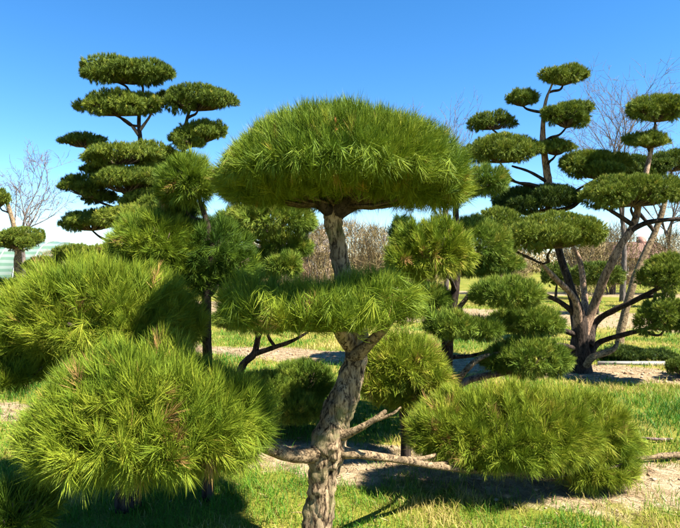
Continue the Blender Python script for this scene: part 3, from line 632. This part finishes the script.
M['tile'] = plain('roof_tiles', (.20, .10, .075)); M['slate'] = plain('grey_roof', (.22, .19, .18)); M['white'] = plain('white_paint', (.72, .70, .66), .5, .05); 
m, nt, b, out = nodes('window_glass'); b.inputs['Base Color'].default_value = (.03, .04, .05, 1); b.inputs['Roughness'].default_value = .08; M['glass'] = m
def box(mb, x0, x1, y0, y1, z0, z1):
    v = np.array([[x, y, z] for x in (x0, x1) for y in (y0, y1) for z in (z0, z1)], float)
    mb.add(v, [np.array([[0, 1, 3, 2], [4, 6, 7, 5], [0, 4, 5, 1], [2, 3, 7, 6], [1, 5, 7, 3], [0, 2, 6, 4]])])
def house(name, label, px, D, w, dp, eave, ridge, wallm, roofm, wins, door):
    x = (px-CX)/F_PX*D; T = thing(name, label, 'house', (x, D, 0))
    mb = MB(); box(mb, x-w/2, x+w/2, D, D+dp, -.2, eave)
    g0 = np.array([[x-w/2, D, eave], [x-w/2, D+dp, eave], [x-w/2, D+dp/2, ridge], [x+w/2, D, eave], [x+w/2, D+dp, eave], [x+w/2, D+dp/2, ridge]])
    mb.add(g0, [np.array([[0, 2, 1], [3, 4, 5]])]); mb.build('wall', wallm, T, smooth=False)
    rm = MB(); o = .35; sl = (ridge-eave)/(dp/2)
    for s in (0, 1):
        ye = D-o if s == 0 else D+dp+o; ze = eave-o*sl+.03
        v = np.array([[x-w/2-o, ye, ze], [x+w/2+o, ye, ze], [x+w/2+o, D+dp/2, ridge+.03], [x-w/2-o, D+dp/2, ridge+.03]]); v = np.vstack([v, v+[0, 0, .14]])
        rm.add(v, [np.array([[0, 1, 2, 3], [4, 7, 6, 5], [0, 4, 5, 1], [3, 2, 6, 7], [0, 3, 7, 4], [1, 5, 6, 2]])])
    ro = rm.build('roof', roofm, T, smooth=False)
    ch = MB(); box(ch, x+w*.28, x+w*.28+.55, D+dp/2-.3, D+dp/2+.3, ridge-.5, ridge+.6); ch.build('chimney', wallm, ro, smooth=False)
    for (wx, wz, ww, wh) in wins:
        fm = MB(); a, c_, z0, z1 = x+wx-ww/2, x+wx+ww/2, wz, wz+wh
        for bb in ((a-.08, a, z0, z1), (c_, c_+.08, z0, z1), (a-.08, c_+.08, z1, z1+.08), (a-.08, c_+.08, z0-.08, z0), (x+wx-.03, x+wx+.03, z0, z1)): box(fm, bb[0], bb[1], D-.06, D-.002, bb[2], bb[3])
        fo = fm.build('window', M['white'], T, smooth=False)
        pm = MB(); box(pm, a+.002, c_-.002, D-.03, D-.004, z0+.002, z1-.002); pm.build('pane', M['glass'], fo, smooth=False)
    dm = MB(); box(dm, x+door-.45, x+door+.45, D-.05, D-.003, -.1, 2.1); dm.build('door', M['tile'], T, smooth=False)
    return T
house('brick_house', 'red brick house glimpsed between the stems of the big pine on the right', 640, 44, 5.2, 6, 2.1, 3.3, M['brick'], M['tile'], [(-1.5, .8, 1.0, 1.0), (1.6, .8, 1.0, 1.0)], .1)
house('pink_house', 'pale pink house glimpsed left of the dark stem under the umbrella crown', 303, 46, 4.4, 6, 2.6, 4.0, M['pinkwall'], M['slate'], [(-1.2, .9, .9, 1.2), (1.3, .9, .9, 1.2)], .1)
# greenhouse tunnel
D = 33; xa, xb = (-130-CX)/F_PX*D, (43-CX)/F_PX*D
T = thing('greenhouse_tunnel', 'long pale green and white greenhouse tunnel beyond the pines at the far left', 'greenhouse', ((xa+xb)/2, D+3, 0))
m, nt, b, out = nodes('tunnel_film'); tc = nt.nodes.new('ShaderNodeTexCoord'); wv = nt.nodes.new('ShaderNodeTexWave'); wv.bands_direction = 'Z'; wv.inputs['Scale'].default_value = .9; wv.inputs['Distortion'].default_value = 1.2
rp = ramp(nt, [(.35, (.20, .25, .21)), (.65, (.11, .19, .13))], ALB); nt.links.new(tc.outputs['Object'], wv.inputs['Vector']); nt.links.new(wv.outputs['Fac'], rp.inputs[0]); nt.links.new(rp.outputs[0], b.inputs['Base Color']); b.inputs['Roughness'].default_value = .35
ncol, na = 40, 18; xs = np.linspace(xa, xb, ncol); an = np.linspace(0, math.pi, na); mb = MB()
sag = 1-.02*np.abs(np.sin(np.arange(ncol)*math.pi/4))
v = np.stack([np.repeat(xs[:, None], na, 1), D+3-3*np.cos(an)[None]*sag[:, None], 3.1*np.sin(an)[None]**.8*sag[:, None]-.05], -1).reshape(-1, 3)
ii = (np.arange(ncol-1)[:, None]*na+np.arange(na-1)[None]).ravel(); mb.add(v, [np.stack([ii, ii+na, ii+na+1, ii+1], -1)])
mb.build('cover', m, T)
M['steel'] = plain('galvanised_steel', (.45, .46, .46), .4, .08)
for x in xs[::4]:
    hb = MB(); tube(hb, [np.array([x, D+3-3.03*math.cos(a), 3.13*math.sin(a)**.8-.05]) for a in an], [.03, .03], n=24, sides=6); hb.build('hoop', M['steel'], T)
for xe in (xa, xb):
    eb = MB(); sgn = 1 if xe == xb else -1
    pv = np.array([[xe+sgn*.01, D+3-2.95*math.cos(a), 3.05*math.sin(a)**.8-.05] for a in an]); eb.add(pv, [np.array([[0, k, k+1] for k in range(1, na-1)])]); eb.build('end_wall', m, T, smooth=False)
print('tris', sum(len(o.data.polygons) for o in scene.objects if o.type == 'MESH'))
